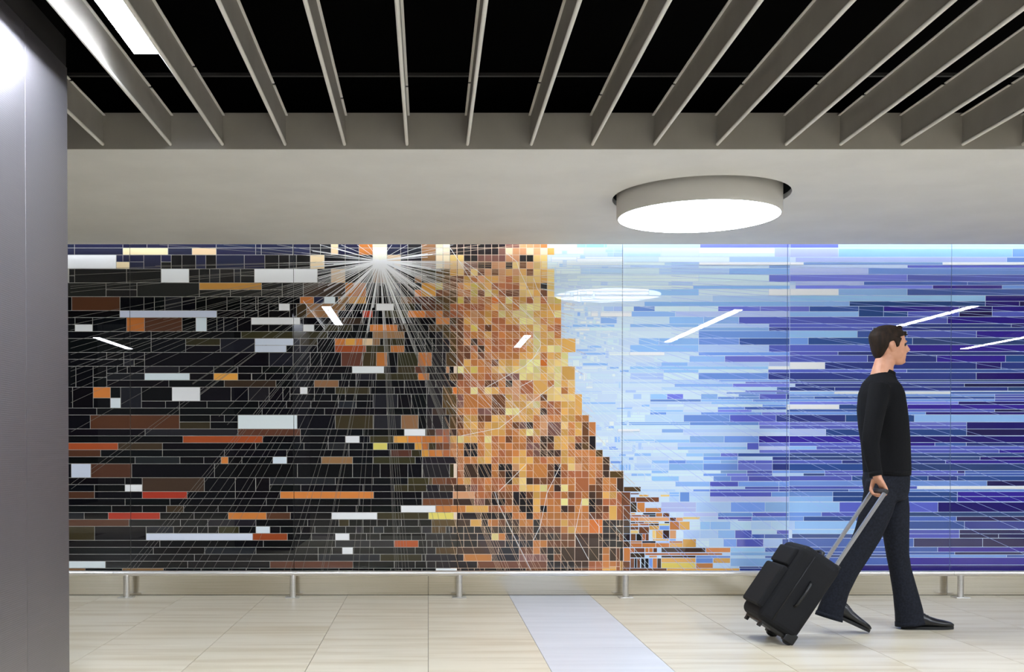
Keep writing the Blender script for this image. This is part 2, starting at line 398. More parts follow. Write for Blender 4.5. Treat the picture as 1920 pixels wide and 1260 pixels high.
# blue field: bands are given in the zoomed views' own y
BLUE = """
J 92 130 -700 2-310 4-10 3147 3900 61890 6M390 32624
J 130 218 -700 2-600 1-240 2-10 350 3145 2520 2890 11635 p1890
J 185 218 150 3515
J 185 218 890 21635
M 112 180 0 p390 41790 52624
J 218 270 -700 1-560 1-310 1150 2490 11190 31845 p1890
M 183 222 45 p1745 52624
J 270 300 -700 1-500 1150 1555 3890 W1890
M 222 245 0 W110 S1228 W2624
J 300 330 -700 1-340 2215 3890 21580 S1890
M 245 268 0 p945 72624
J 330 393 -700 1-270 3145 2500 31185 41890
M 268 322 0 p630 52624
J 393 465 -700 2-400 1890 21580 61890
M 322 378 0 6945 72624
J 465 500 -700 1-300 2590 3830 21840 61890
M 378 407 0 345 p595 81430 82624
J 500 535 -700 2-250 1835 41840 61890
M 407 437 45 61150 v1710 52624
J 535 600 -700 2-300 1400 4890 21575 W1890
M 437 490 0 W392 S945 82624
J 600 658 -700 1-340 21025 31890
M 490 537 0 41575 V2624
J 658 705 -700 2-410 2-280 2-100 2355 41890
M 537 577 0 4480 T1575 V1850 D2624
J 705 755 -700 1-240 2-60 2-45 353 3145 1250 5458 2800 21080 61495 61890
M 577 620 0 6158 8555 T755 v1365 V1630 v2624
J 755 808 -700 2-280 1-170 W230 4660 p1890
M 620 662 0 4555 T755 T950 71365 D1630 72624
M 577 662 555 T755
J 808 878 -700 2-400 1-80 490 2250 2600 4940 41285 71890
M 662 718 0 71270 v2624
J 878 912 -700 4-330 4-180 465 2215 4890 31580 71890
M 718 747 0 7945 91785 V2624
J 912 947 -700 2-330 1-180 2215 2890 S1580 91890
M 747 775 0 7670 92624
J 947 1018 -700 2-280 2-120 2-60 150 2215 2890 51890
M 775 830 0 4545 8945 71505 v2624
J 1018 1085 -700 1-280 2-130 2-10 2105 2300 4500 4890 51290 81890
M 830 887 0 5150 T990 s2624
J 1085 1155 -700 2-210 3-120 2215 4890 31580 71890
M 887 943 0 7945 v2624
J 1155 1190 -700 2-270 3-80 1210 W555 2890 51890
M 943 972 0 7390 92624
K 38 100 -700 2-180 1-80 2105 2450 2800 41148 61890
M 972 1028 0 7628 91185 v1740 T2624
K 100 140 -700 1-250 3-70 2270 3522 4785 31580 p1890
K 140 172 -700 2-330 1-10 4105 2215 41575 W1890
M 1028 1085 0 W285 91505 V1705 92624
K 172 205 -700 1-290 2115 4205 3545 4890 21575 71890
M 1085 1112 0 7945 82624
K 205 272 -700 2-290 1-210 2-170 245 2215 3545 2890 51575 91890
M 1112 1170 0 91505 V2624
K 275 292 -700 2-280 2525 31090 51890
M 1170 1185 0 s2624
K 292 310 -700 1-150 3205 31350 61890
M 1185 1200 0 72624
K 310 345 -700 2655 41228 61840 91890
M 1200 1228 45 91410 D2624
K 345 378 -700 2-200 2525 31088 31660 81890
M 1228 1260 0 9365 91760 s2624
K 378 395 -700 3-150 21350 71890
K 395 412 -700 2-60 21165 51655 81890
N 5 20 0 4288 W1035 82260
K 412 465 -700 2-100 285 2250 3328 2415 4580 6740 2915 41078 31285 51490 71755 91890
K 412 440 1080 21285 51490
K 440 465 1080 51250 51490
N 20 35 0 51322 72260
N 35 52 0 5160 81322 72260
K 465 490 -700 3-170 270 2415 5915 41425 51890
N 52 68 0 51322 72260
K 490 515 -700 475 2415 3745 31015 41890
N 68 87 0 61088 V2260
K 515 540 -700 2-160 2160 2330 4410 2580 2745 2910 21080 21520 51755 W1890
K 540 568 -700 2-170 280 5242 2415 3580 2745 2910 21080 51345 81755 W1890
N 87 118 0 W320 T760 v2260
K 568 592 -700 2-150 3240 2415 4740 21080 61415 31755 81890
N 118 135 0 8460 71322 D2260
K 592 618 -700 2-60 2240 2415 5575 3915 51515 61755 81890
N 135 153 0 5878 V2260
K 618 688 -700 2-120 280 2365 3745 51200 71655 91890
N 153 200 0 9362 T805 42260
K 688 722 -700 2-40 2130 4805 51485 61890
N 200 222 0 61142 V2260
N 222 245 0 71142 V2260
N 200 245 1142 V2260
K 722 757 -700 310 460 2130 2805 31490 61890
K 757 795 -700 295 W315 2530 4742 31890
K 795 820 -700 2105 2315 2530 2742 p1890
N 245 288 0 p235 T1142 D2260
K 825 860 -700 110 262 495 3120 2460 2805 41145 51485 v1890
K 860 893 -700 110 262 4130 4460 4805 41145 51485 v1890
K 825 893 805 41145 51485 v1890
N 290 332 0 v760 V2260
K 893 930 -700 220 285 2685 31370 71485 61890
K 930 962 -700 210 5100 2685 41370 71485 p1890
K 893 962 1370 71485
N 332 355 0 7700 v938 81140 92260
N 355 378 0 4175 72260
K 962 995 -700 2260 2440 2790 31490 61890
N 378 400 0 71352 v2260
K 995 1030 -700 2110 4175 2260 4425 2770 4940 41110 61280 81890
N 400 423 0 s2260
K 1030 1065 -700 3205 4255 2595 2940 51278 31620 91890
N 423 445 0 s1230 V2260
K 1065 1098 -700 5135 2430 4600 5768 4940 41110 S1280 71450 71620 71890
N 445 468 0 7340 91008 v2260
K 1098 1165 -700 270 2105 4160 4190 4225 2260 3600 4940 51280 61620 91890
N 468 513 0 T760 s2260
K 1165 1195 -700 2160 2430 4595 21110 S1370 71620 51890
N 513 530 0 5230 71085 V1132 82260
K 1195 1222 -700 2230 4290 4360 4425 2940 51170 61370 71620 31890
N 530 547 0 392 s230 71132 82260
L 172 222 -700 2360 2430 4700 2875 21040 51210 61385 71890
N 547 578 0 7405 T895 91085 T2260
L 225 275 -700 2665 41005 71285 51685 51890
N 578 612 0 51275 D2260
L 275 300 -700 21005 31350 71685 72624
L 300 325 -700 3490 3665 2840 51005 71685 71890
N 612 632 0 7825 W2260
N 632 648 0 8385 52260
L 328 375 -700 2410 2605 4705 5805 31005 71612 51890
L 375 425 -700 2605 3705 5805 31005 p1890
L 328 425 710 5805
N 648 680 0 5282 T1085 v2260
N 680 713 0 4282 T1085 v2260
L 428 525 -700 2525 p870 31210 51550 41890
N 716 780 0 4325 7960 V2260
L 530 570 -700 2675 2745 p1085 51425 71760 51890
N 780 808 0 5210 7700 s2260
L 572 612 -700 2905 31085 71420 51890
L 598 612 1085 31280
N 808 838 0 595 T430 81080 D2260
L 618 698 -700 2910 41010 41210 31410 31612 31832 31890
N 838 890 0 335 4640 T1132 92260
L 703 743 -700 2745 3910 31085 41255 71420 31665 71812 31890
L 743 785 -700 2745 3910 31085 41255 71420 81545 81812 T1890
L 703 785 560 2745 3910 31085 41255 71420
N 893 920 20 4480 T700 71100 D2260
N 920 948 20 T480 T700 71100 D1352 D2260
L 790 868 -700 21000 31140 51270 71535 31720 81890
N 948 1005 0 8805 D1250 D2260
L 875 920 -700 31210 41550 81890
N 1005 1037 0 8960 v2260
L 920 955 -700 31210 41890
L 955 980 -700 3870 51210 31550 81890
N 1037 1055 0 81070 D2260
N 1055 1072 0 s700 51405 82260
L 980 1060 -700 31210 41890
N 1072 1120 0 8640 v2260
L 1060 1105 -700 31297 91890
N 1120 1160 0 9300 V2260
"""
for ln in BLUE.strip().split('\n'):
    p = ln.split(); z0 = z = p[0]; ya, yb = (ORG[z][1]+float(v)/ORG[z][2] for v in p[1:3]); ya = 445. if ya < 460 else ya; x = zx(z, float(p[3]))
    if yb > 1067: yb = YMAX
    x = max(x, 1020)
    for t in p[4:]:
        c, z, x1 = tok(t, z); x1 = max(x1, 1020)
        if z0 in 'MN' and x1 > 1950: x1 = XMAX
        if z0 in 'JKL' and z in 'JKL': x1 = min(x1, 1480 + (0 if z0 != 'x' else 0)) if x1 < 1600 else x1
        if x1 > x:
            put(x, ya, x1, yb, vary(CB[c], .04 if c in '123W' else .07), c == 'W')
        x = x1
# small pale cells where the blue field meets the amber slope
for _ in range(150):
    y = random.uniform(470, 880); e = 1030+max(0, (y-560))*.32+4
    w = random.choice((4, 6.5, 6.5, 9, 13, 20)); h = random.choice((5.5, 6.5, 6.5, 13))
    x = e+random.random()**1.6*95
    k = random.choice('1222233'); put(x, y, x+w, y+h, vary(CB[k], .03))
for z, x0, y0, x1, y1, c in (('U',820,185,1180,255,'4'),('U',1200,285,1360,350,'3'),('U',1385,285,1555,350,'3'),('U',900,660,1555,775,'3'),
        ('Q',650,262,712,345,'4'),('Q',800,160,860,250,'3'),('Q',800,262,860,345,'3'),('Q',590,370,660,490,'3'),('Q',1110,370,1430,490,'4'),
        ('Q',560,505,820,560,'4'),('Q',845,505,1100,560,'4'),('Q',1125,505,1385,560,'4'),('Q',640,650,695,760,'3'),('Q',890,920,1135,970,'4'),
        ('Q',630,990,880,1040,'4'),('Q',770,1060,1210,1110,'4'),('R',340,5,840,58,'4'),('R',210,78,325,125,'3'),('R',870,78,1050,125,'4'),
        ('R',1070,142,1250,190,'4'),('R',210,555,715,578,'3'),('R',345,675,495,712,'3'),('R',345,775,990,818,'4'),('R',1010,885,1315,915,'4'),
        ('T',640,90,750,140,'4'),('T',760,295,812,415,'4'),('T',820,295,870,415,'4'),('T',525,500,628,552,'3'),('T',850,640,985,690,'4'),
        ('T',1040,705,1135,765,'4'),('T',680,778,905,830,'5'),('T',858,848,955,965,'4'),('T',975,848,1018,965,'4'),('T',1035,848,1080,965,'4')):
    o = ORG[z]; put(o[0]+x0/o[2], o[1]+y0/o[2], o[0]+x1/o[2], o[1]+y1/o[2], vary(CB[c], .03))

# amber slope: one letter per 13 px cell, first cell at x = 817.3
AMBER = """PPkkkkkkkkmmttto
PPkkkkkkkmPttPtPa
PPAAkkmmmmttkkAA
PPAPmmkkttkAbtAA
llaAbAbtbtatabAaA
llbbaotaatcaAAAaA
gbboagaaccccAaakA
bbloogbyacbbAAabA
lllgbacoroyoacAcAg
blcccccoaaaoyyyaaa
obccotoaoyayyyaaay
oolbatoaccaayyAoao
llbbogcbocccaayaoc
kllbcooacoooooyaAo
kklboBcoccocaayaaaaa
kklbbcBoccocoayayyaa
kklbboboooooaaAoaay
kklbaooobaaayyyrAAy
kkoyagooaAAAyyyaAyaa
kklbcoocoommyAyaAyaa
kkkccccbboktccaaoyaA
kllocyoAaottccaaAAoa
kllmoooommatattbAAAAa
kllmoooommaaaAyocoaaa
kklooommbbyyaaaBccaaa
kklbaabbaaoaaaotooaaoo
kklbaaoaaaobmBotmmAoabo
mcBooaoaaaooayatmmaoabo
ocayaaoycobooboBBaaacbk
bbookkoaooooommBbaaoBlk
ocookkoaocooacmBBBaooool
kkkoooaacooaaaocooaaooooB
kkccBBkkokktaooobkoAtoooB
kkccBBkkobkbaooobkccccocBll
bbboaccoccBaABbbbbooccobooB
kBBBBmcoccocAaayoByoccbbooB
kkocccccBbbkkbaoccobcoBbaab
bbkkkmmBkkbBkkaoooycoykBccb
woooaaacccookkakooBbookbbba
yyykkkkkkkkookoooooooobbcBa
kllkkakoobBBookoooaooorrkka
kllkkkkkBkkBbbkbbboaoorrkka
kkkkkkkkyokkBBkBkBbbBBBBkko
kkkkkkBBBBkkkkoobbbbBBBBkko
klllBBBBBkkkbboBkBkkBBBBoBB
kkkkooookkkkmmmmkbkkBBBBoBB
kkkkkkbbbbbbbbbbkkkkBBccoaa
kwwkkkBBkkkkbbbbkkkkbbccaaa"""
# rows: -2 .. 45, the list is one per line; the first two letters of a row may be overridden by the dark field's own tiles
AROW = AMBER.split('\n')
if len(AROW) < 48: AROW += ['kkkk']*(48-len(AROW))
EDGE = {}
for i in range(48):
    k = i-2; row = AROW[i]; y0, y1 = RY(k), (RY(k+1) if k < 45 else YMAX)
    nmax = len(row)
    for c in range(nmax):
        x = 817.3+13.04*c
        if k >= 14 and c < 3 and k not in (26, 27, 28): continue      # left of the slope the dark tiles are longer
        put(x, y0, x+13.04, y1, vary(CG.get(row[c], CD.get(row[c], (200, 200, 200))), .09), row[c] == 'w')
    EDGE[k] = 817.3+13.04*nmax
CGX = dict(CG); CGX['5'] = CB['5']; CGX['3'] = CB['3']
# dark tiles left of the slope, rows 14 on
for ln in """F 14 16 -5 o50 k155 k190 l297 b365
F 16 17 0 k90 k190 t225
F 17 18 0 o25 k225 l300
F 18 19 0 k90 k297
F 19 20 0 k18 k155 l257 r300
F 20 22 0 k155 l297
F 22 23 0 k55 B190 l297
F 23 25 0 k55 k155 k225 l297
F 25 26 0 B85 m160 c225 B297
F 29 30 -40 k297
F 30 32 -40 k225
I 32 33 20 l55 b190 b297
I 33 34 0 k125 B265 B390
I 34 35 -40 k260 t470
I 35 36 -40 b260 B470
I 36 37 88 o385 a607
I 37 38 335 k535 k640
I 38 39 50 l290 B432 a540 k605
I 39 40 50 l123 l190 k225 k260 k300 k365 k470 k570
I 40 41 -10 k155 k365 k500 k640
I 41 42 0 k52 k155 k365 k500
I 41 42 500 B775
I 42 43 0 k90 l297 B707 k912
I 43 44 -10 k365 o640 k912
I 44 45 0 k90 k500 b912 b1185
I 45 46 335 k470 k570 k775 k980 b1185
F 20 22 365 o503 o640 b775
F 18 20 920 c1050 a1188
F 24 26 1190 m1323
F 30 32 365 B503 k640
F 30 32 1050 o1188
I 32 34 1465 c1597
I 34 36 850 k915
I 38 40 1600 r1697
I 40 42 1465 B1597 B1697
I 42 44 1325 B1460 B1597 B1697
C 12 14 1330 a1465
F 16 18 1330 a1458
F 20 23 1460 a1530
F 24 26 1530 b1597 o1665
F 26 28 1600 k1665
F 31 32 1800 l1890""".split('\n'):
    p = ln.split(); z = p[0]; r0, r1 = float(p[1]), float(p[2]); x = zx(z, float(p[3]))
    for t in p[4:]:
        c, z, x1 = tok(t, z); put(x, RY(r0), x1, min(RY(r1), YMAX), vary(CG.get(c) or CD[c], .07)); x = x1
for ln in """20 125 150 185 l,90 190 152 322 B,158 278 322 322 l,90 328 140 460 c,142 330 220 460 b,15 465 85 600 a,90 465 150 600 c,155 465 220 600 b,
225 340 305 350 b,310 355 400 372 a,520 355 605 372 A,225 380 270 425 b,278 380 502 425 b,225 430 283 525 B,290 432 362 525 o,370 485 525 525 o,
228 535 270 548 a,345 535 470 550 k,475 535 535 570 o,545 535 605 570 b,225 555 405 570 c,408 555 470 570 k,225 578 305 612 o,308 578 605 612 t,
612 578 672 612 b,675 580 738 612 t,742 575 905 595 A,225 622 270 634 k,275 622 355 634 b,560 622 605 634 k,360 622 500 634 a,225 640 300 662 o,
310 640 405 662 c,408 640 503 655 B,510 640 605 660 y,612 620 703 698 o,708 620 805 698 a,88 605 120 660 k,120 605 150 660 B,155 605 218 665 B,
225 672 300 698 b,308 672 405 735 b,410 660 503 698 a,510 662 605 698 5,225 705 303 735 A,440 705 475 793 A,475 705 540 785 a,545 705 605 785 B,
612 705 672 785 t,88 670 150 735 B,155 670 218 735 B,88 740 118 805 k,118 740 150 805 b,155 740 218 805 k,228 740 275 805 b,283 740 335 805 k,
340 740 370 805 c,375 740 402 805 b,445 793 600 805 a,610 793 670 805 5,225 812 335 830 o,340 812 470 828 k,475 812 605 828 3,610 812 735 828 o,
225 832 335 870 o,340 832 470 870 o,475 832 605 870 o,610 832 738 870 a,742 793 868 870 a,88 812 150 870 k,155 812 218 870 B,20 880 82 1005 B,
88 880 115 1005 b,120 880 150 1005 k,158 878 220 1008 o,225 880 260 922 c,265 880 362 920 b,370 880 402 920 o,408 880 443 920 o,450 880 485 920 b,
530 878 962 920 B,970 878 1207 920 o,225 930 362 972 B,370 930 1127 947 c,530 955 865 972 B,410 955 485 972 t,225 982 262 1075 b,265 982 285 1075 k,
290 982 318 1075 b,330 982 362 1075 k,370 982 402 1075 k,408 982 440 1075 5,445 982 485 1075 o,490 982 525 1075 B,530 980 865 1025 a,530 1025 865 1075 g,
872 980 1035 1025 5,1042 980 1205 1025 a,872 1030 1035 1075 o,152 1012 218 1105 b,85 1012 118 1105 c,220 1080 582 1134 b,585 1080 1297 1134 a,20 1012 82 1060 o""".replace('\n', '').split(','):
    x0, y0, x1, y1, c = ln.split(); x0, y0, x1, y1 = (float(v)/5.25 for v in (x0, y0, x1, y1))
    put(1140+x0-.4, 860+y0-.4, 1140+x1+.6, 860+y1+.6, vary(CGX[c], .06))
put(699, 463, 726, 504, (250, 240, 214))        # the bright heart of the star

# clip to the panels, let later pieces cut earlier ones
SEAMS = [XMIN, 244.4, 551.0, 857.6, 1166.6, 1475.4, 1782.4, XMAX]
def minus(r, q):
    x0, y0, x1, y1, c, w = r; a0, b0, a1, b1 = q[:4]
    if a0 >= x1-.3 or a1 <= x0+.3 or b0 >= y1-.3 or b1 <= y0+.3: return [r]
    out = []
    if b0 > y0+.3: out.append((x0, y0, x1, b0, c, w))
    if b1 < y1-.3: out.append((x0, b1, x1, y1, c, w))
    ya, yb = max(y0, b0), min(y1, b1)
    if a0 > x0+.3: out.append((x0, ya, a0, yb, c, w))
    if a1 < x1-.3: out.append((a1, ya, x1, yb, c, w))
    return out
final = []
for i, r in enumerate(RECTS):
    parts = [r]
    for q in RECTS[i+1:]:
        if q[0] < r[2] and q[2] > r[0] and q[1] < r[3] and q[3] > r[1]:
            parts = [s for t in parts for s in minus(t, q)]
            if not parts: break
    final += parts
pieces = []
for x0, y0, x1, y1, c, w in final:
    y1 = min(y1, YMAX)
    for k, (s0, s1) in enumerate(zip(SEAMS[:-1], SEAMS[1:])):
        a, b = max(x0, s0), min(x1, s1)
        if b-a > 1.3 and y1-y0 > 1.1: pieces.append((a, y0, b, y1, c, w, k))
pieces.sort(key=lambda p: -(min(p[2], 1920)-max(p[0], 131))*(p[3]-p[1]))
MX = lambda px: P(px, 765, DW).x
MZ = lambda py: P(803, py, DW).z
GAIN = 1.12
def alb(c):
    if min(c) > 195 and max(c)-min(c) < 20: return tuple(min(.9, v*1.25) for v in lin(c))
    return tuple(min(.9, v*GAIN) for v in lin(c))
mural = empty('mural', (MX(960), DW, MZ(YMAX)), 'glossy glass mural of black, amber and blue rectangles with white light rays', 'mural')
def colour_faces(me, cols):
    at = me.color_attributes.new('Col', 'FLOAT_COLOR', 'CORNER')
    for p in me.polygons:
        for li in p.loop_indices: at.data[li].color = (*cols[p.index], 1)
def tile_box(bm, p, cols):
    ins = .48
    x0, x1 = MX(p[0]+ins), MX(p[2]-ins); z1, z0 = MZ(p[1]+ins), MZ(p[3]-ins)
    yf = DW-(.0042 if p[5] else .001)
    for f in box(bm, (x0, yf, z0), (x1, DW+.001, z1)): cols.append(alb(p[4]))
panels = []
def line_col(px, k):
    e = EDGE.get(k, 1200)
    return (166, 163, 156) if px < 845 else ((222, 200, 178) if px < e else (196, 212, 246))
for k, (s0, s1) in enumerate(zip(SEAMS[:-1], SEAMS[1:])):
    bm = bmesh.new(); cols = []
    for r in range(-2, 46):
        y0, y1 = RY(r), (RY(r+1) if r < 45 else YMAX)
        br = sorted({s0+.5, s1-.5, *[v for v in (845, EDGE.get(r, 1200)) if s0+1 < v < s1-1]})
        for a, b in zip(br[:-1], br[1:]):
            for f in box(bm, (MX(a), DW, MZ(y1)), (MX(b), DW+.014, MZ(y0))): cols.append(alb(line_col((a+b)/2, r)))
    me = bpy.data.meshes.new('glass_panel'); bm.to_mesh(me); bm.free(); me.materials.append(M_joint); colour_faces(me, cols)
    panels.append(link('glass_panel', me, mural))
for p in pieces[:300]:
    bm = bmesh.new(); cols = []; tile_box(bm, p, cols)
    me = bpy.data.meshes.new('tile'); bm.to_mesh(me); bm.free(); me.materials.append(M_tile); colour_faces(me, cols)
    link('tile', me, panels[p[6]])
bm = bmesh.new(); cols = []
for p in pieces[300:]: tile_box(bm, p, cols)
me = bpy.data.meshes.new('small_tiles'); bm.to_mesh(me); bm.free(); me.materials.append(M_tile); colour_faces(me, cols)
tag(link('small_tiles', me, mural), kind='stuff')

# printed white rays from the star, and the bent ones in the amber slope
STAR = (712.4, 489.0)
targets = []
for x in (230,241,249,278,305,327,359,374,395,431,459,531,543,565,601,604,613,660,672,691,741,744,748,755,761,767,801,833,880,937,940,943,948,958,983,996,1011,1042,1066,1090,1140,1180,1230): targets.append((x, 1074))
for y in (505,516,537,541,548,596,609,619,641,653,665,679,690,696,707,721,734,755,810,907,917): targets.append((133, y))
for y in (497,507,521,533,553,575,586,598,612,640,661,698,771,790,841,858,880,918,943,960,980,998,1040): targets.append((1925, y))
for y, x in ((459, 300), (459, 420), (459, 520), (459, 600), (459, 640), (459, 670), (459, 690), (459, 735), (459, 765), (459, 800), (459, 850), (459, 900), (459, 980)): targets.append((x, y))
for i in range(30):
    a = random.uniform(.05, 1.35); targets.append((712+1000*math.cos(a), 489+1000*math.sin(a)))
for i in range(10):
    a = random.uniform(PI-1.1, PI-.02); targets.append((712+420*math.cos(a), 489+420*math.sin(a)))
short = []
for i in range(80):
    a = random.uniform(-.35, PI+.35); r = random.uniform(45, 140); short.append((712+r*math.cos(a), max(459, 489+r*math.sin(a))))
segs = []
for t in targets: segs.append((STAR, t, .27))
for t in short: segs.append((STAR, t, .5))
for z, pl in (('C', [(230,130),(310,250),(1050,980),(1120,1060),(1120,1100),(1060,1200),(1020,1250)]), ('C', [(365,265),(505,360),(700,530),(800,620),(930,730),(1070,860)]),
              ('C', [(780,180),(885,265),(910,350),(1000,540),(1050,650)]), ('C', [(1050,430),(1085,530),(1180,660),(1270,820)]), ('C', [(310,250),(430,440),(570,560)]),
              ('F', [(590,345),(830,215),(960,145),(1100,10)]), ('F', [(920,340),(1040,280)]), ('F', [(340,825),(715,750),(845,650),(1060,470),(1250,325)]),
              ('I', [(710,322),(830,205),(980,55)]), ('I', [(1050,805),(1120,660),(1185,340),(1325,50)]), ('I', [(1460,740),(1530,400)]), ('I', [(1460,740),(1600,1000)]),
              ('I', [(1600,530),(1700,670),(1700,735)]), ('I', [(670,325),(705,440),(845,730),(1030,1100)]), ('B', [(570,650),(780,930)])):
    q = [(ORG[z][0]+a/5.25, ORG[z][1]+b/5.25) for a, b in pl]
    for a, b in zip(q[:-1], q[1:]): segs.append((a, b, .45))
random.seed(11)
for i in range(42):                   # parallel rays across the slope
    x = random.uniform(830, 1000); y = random.uniform(520, 760); l = random.uniform(60, 240); s = random.uniform(.75, 1.4)
    segs.append(((x, y), (x+l, min(y+l*s, 1072)), .22))
bm = bmesh.new(); cols = []
for si, ((ax, ay), (bx_, by_), w) in enumerate(segs):
    d = Vector((bx_-ax, by_-ay)); L = d.length; d.normalize()
    t0, t1 = 0., L                                        # clip to the mural
    for lo, hi, o, dd in ((132, 2087, ax, d.x), (446.2, YMAX-.5, ay, d.y)):
        if abs(dd) > 1e-6:
            u0, u1 = sorted(((lo-o)/dd, (hi-o)/dd)); t0, t1 = max(t0, u0), min(t1, u1)
    if t1-t0 < 3: continue
    N_ = Vector((-d.y, d.x)); st = max(1, int((t1-t0)/60))
    for i in range(st):
        pts = []
        for t, sg in ((t0+(t1-t0)*i/st, 1), (t0+(t1-t0)*(i+1)/st, 1), (t0+(t1-t0)*(i+1)/st, -1), (t0+(t1-t0)*i/st, -1)):
            q = Vector((ax, ay))+d*t+N_*(w*sg); pts.append(bm.verts.new((MX(q.x), DW-.0013-si*8e-6, MZ(q.y))))
        f = bm.faces.new(pts); mx = ax+d.x*(t0+(t1-t0)*(i+.5)/st); near = max(0, 1-(t0+(t1-t0)*i/st)/170)
        my = ay+d.y*(t0+(t1-t0)*(i+.5)/st); ed = EDGE.get(int((my-478)//13.05), 1200)
        c = (120, 117, 111) if mx < 845 else ((206, 172, 142) if mx < ed else ((214, 228, 255) if mx < 1250 else (156, 174, 234)))
        cols.append(alb(tuple(v+(250-v)*near for v in c)))
me = bpy.data.meshes.new('light_rays'); bm.to_mesh(me); bm.free(); me.materials.append(M_joint); colour_faces(me, cols)
tag(link('light_rays', me, mural), kind='stuff')

# ------------------------------------------------------------------ ceiling slats
ZS0 = P(803, 274, YF).z; ZS1 = P(803, 216, YF).z
ends = [193, 320, 417, 535, 646, 763, 876.5, 996, 1110.5, 1227, 1344.5, 1473, 1575.5, 1690, 1804.5, 1917]
note = [5.0, 5.09, 4.82, 5.05, 5.25, 5.08, 5.03, 5.03, 5.2, 5.05, 5.05, 5.05, 5.2, 5.05, 5.05, 5.05]
orda = ['first', 'second', 'third', 'fourth', 'fifth', 'sixth', 'seventh', 'eighth']
def slat(i, px):
    X = P(px, 269, YF).x; y0 = -3.5 if i else 4.495
    if i < 8: lab = f'grey metal ceiling slat, {orda[i]} counted from the steel column on the left'
    else: lab = f'grey metal ceiling slat, {orda[15-i]} counted from the right edge of the photo'
    if i == 0: lab = 'short grey ceiling slat running out from behind the steel column'
    if i == 1: lab = 'grey ceiling slat brightly lit from the right, nearest the steel column'
    t = empty('ceiling_slat', (X, YF, ZS0), lab, 'slat', 'grey slats under the dark ceiling'); t['kind'] = 'thing'
    y1 = YF-.005; r = .0085
    bx('blade', (X-.003, y0, ZS0+r), (X+.003, y1, ZS1-.002), M_slat, t)
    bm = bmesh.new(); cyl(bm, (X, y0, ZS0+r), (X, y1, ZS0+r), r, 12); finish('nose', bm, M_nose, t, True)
    bm = bmesh.new()
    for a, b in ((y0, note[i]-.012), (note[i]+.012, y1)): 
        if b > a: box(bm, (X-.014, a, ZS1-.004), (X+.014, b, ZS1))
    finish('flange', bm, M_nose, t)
for i, px in enumerate(ends): slat(i, px)

# ------------------------------------------------------------------ ceiling lights
def disc(x, y, label, top=None):
    top = top or ZC+.16
    t = empty('round_ceiling_light', (x, y, ZC-.13), label, 'light')
    zb = P(803, 845-2070*1.382/6.55, 6.55).z; n = 72
    bm = bmesh.new()
    prof = [(LR-.012, zb+.004), (LR-.003, zb), (LR, zb+.006), (LR, top), (LR-.02, top)]
    rings = [[bm.verts.new((x+r*math.cos(2*PI*k/n), y+r*math.sin(2*PI*k/n), z)) for k in range(n)] for r, z in prof]
    for a, b in zip(rings[:-1], rings[1:]):
        for k in range(n): bm.faces.new((a[k], a[(k+1) % n], b[(k+1) % n], b[k]))
    finish('drum', bm, M_lampw, t, True)
    bm = bmesh.new(); bm.faces.new([bm.verts.new((x+(LR-.011)*math.cos(2*PI*k/n), y+(LR-.011)*math.sin(2*PI*k/n), zb+.003)) for k in range(n)])
    bmesh.ops.extrude_face_region(bm, geom=bm.faces[:])
    bm.verts.ensure_lookup_table()
    for v in bm.verts[n:]: v.co.z += .006
    finish('diffuser', bm, M_disc, t)
disc(LX, LY, 'round white drum light glowing in a hole of the white soffit')
disc(-3.78, LY, 'round white drum light hidden behind the steel column on the left', ZC+.01)  # added unseen lamp that brightens the left part of the mural
disc(7.03, LY, 'round white drum light beyond the right edge of the photo', ZC+.01)  # also added out of view, to lift the brightness of the mural
ZL = H+1.563
def linear(x, ya, yb, label):
    t = empty('linear_ceiling_light', (x, (ya+yb)/2, ZL), label, 'light', None)
    w = .0465
    bm = bmesh.new()
    for a, b in (((x-w-.004, ya-.01, ZL+.005), (x-w, yb+.01, ZL+.07)), ((x+w, ya-.01, ZL+.005), (x+w+.004, yb+.01, ZL+.07)),
                 ((x-w, ya-.01, ZL+.005), (x+w, ya, ZL+.07)), ((x-w, yb, ZL+.005), (x+w, yb+.01, ZL+.07)), ((x-w-.004, ya-.01, ZL+.07), (x+w+.004, yb+.01, ZL+.08))): box(bm, a, b)
    finish('housing', bm, M_lampw, t)
    bx('diffuser', (x-w, ya, ZL+.001), (x+w, yb, ZL+.04), M_line, t)
    bm = bmesh.new()
    for y in (ya+.3, yb-.3): cyl(bm, (x, y, ZL+.08), (x, y, 3.75), .004, 8)
    finish('hanger', bm, M_rail, t)
linear(-1.112, 2.63, 4.37, 'long linear ceiling light shining between slats at top left')
linear(-4.6, -.63, 1.07, 'linear ceiling light seen only mirrored in the mural beside the steel column')
linear(1.35, -.36, 1.35, 'linear ceiling light seen only mirrored in the amber slope of the mural')
linear(3.45, .46, 4.1, 'long linear ceiling light seen only mirrored in the pale blue of the mural')
linear(5.92, 2.51, 4.42, 'linear ceiling light seen only mirrored beside the man\'s head')
linear(8.24, -.63, 1.2, 'linear ceiling light seen only mirrored at the right edge of the mural')

t = empty('added_strip_light', (1.0, DW-SLOT+.02, ZC+.06), 'added long strip light, unseen in the slot above the mural', 'light')  # added lamp that washes the top rows of the mural
bx('channel', (-4.1, DW-SLOT+.001, ZC+.05), (6.1, DW-SLOT+.012, ZC+.12), M_lampw, t)
bm = bmesh.new(); v = [bm.verts.new(p) for x in (-4.1, 6.1) for p in ((x, DW-SLOT+.0125, ZC+.055), (x, DW-SLOT+.036, ZC+.08), (x, DW-SLOT+.036, ZC+.085), (x, DW-SLOT+.0125, ZC+.085))]
for q in ((0,1,5,4), (1,2,6,5), (2,3,7,6), (3,0,4,7), (0,3,2,1), (4,5,6,7)): bm.faces.new([v[i] for i in q])
finish('diffuser', bm, M_slot, t)

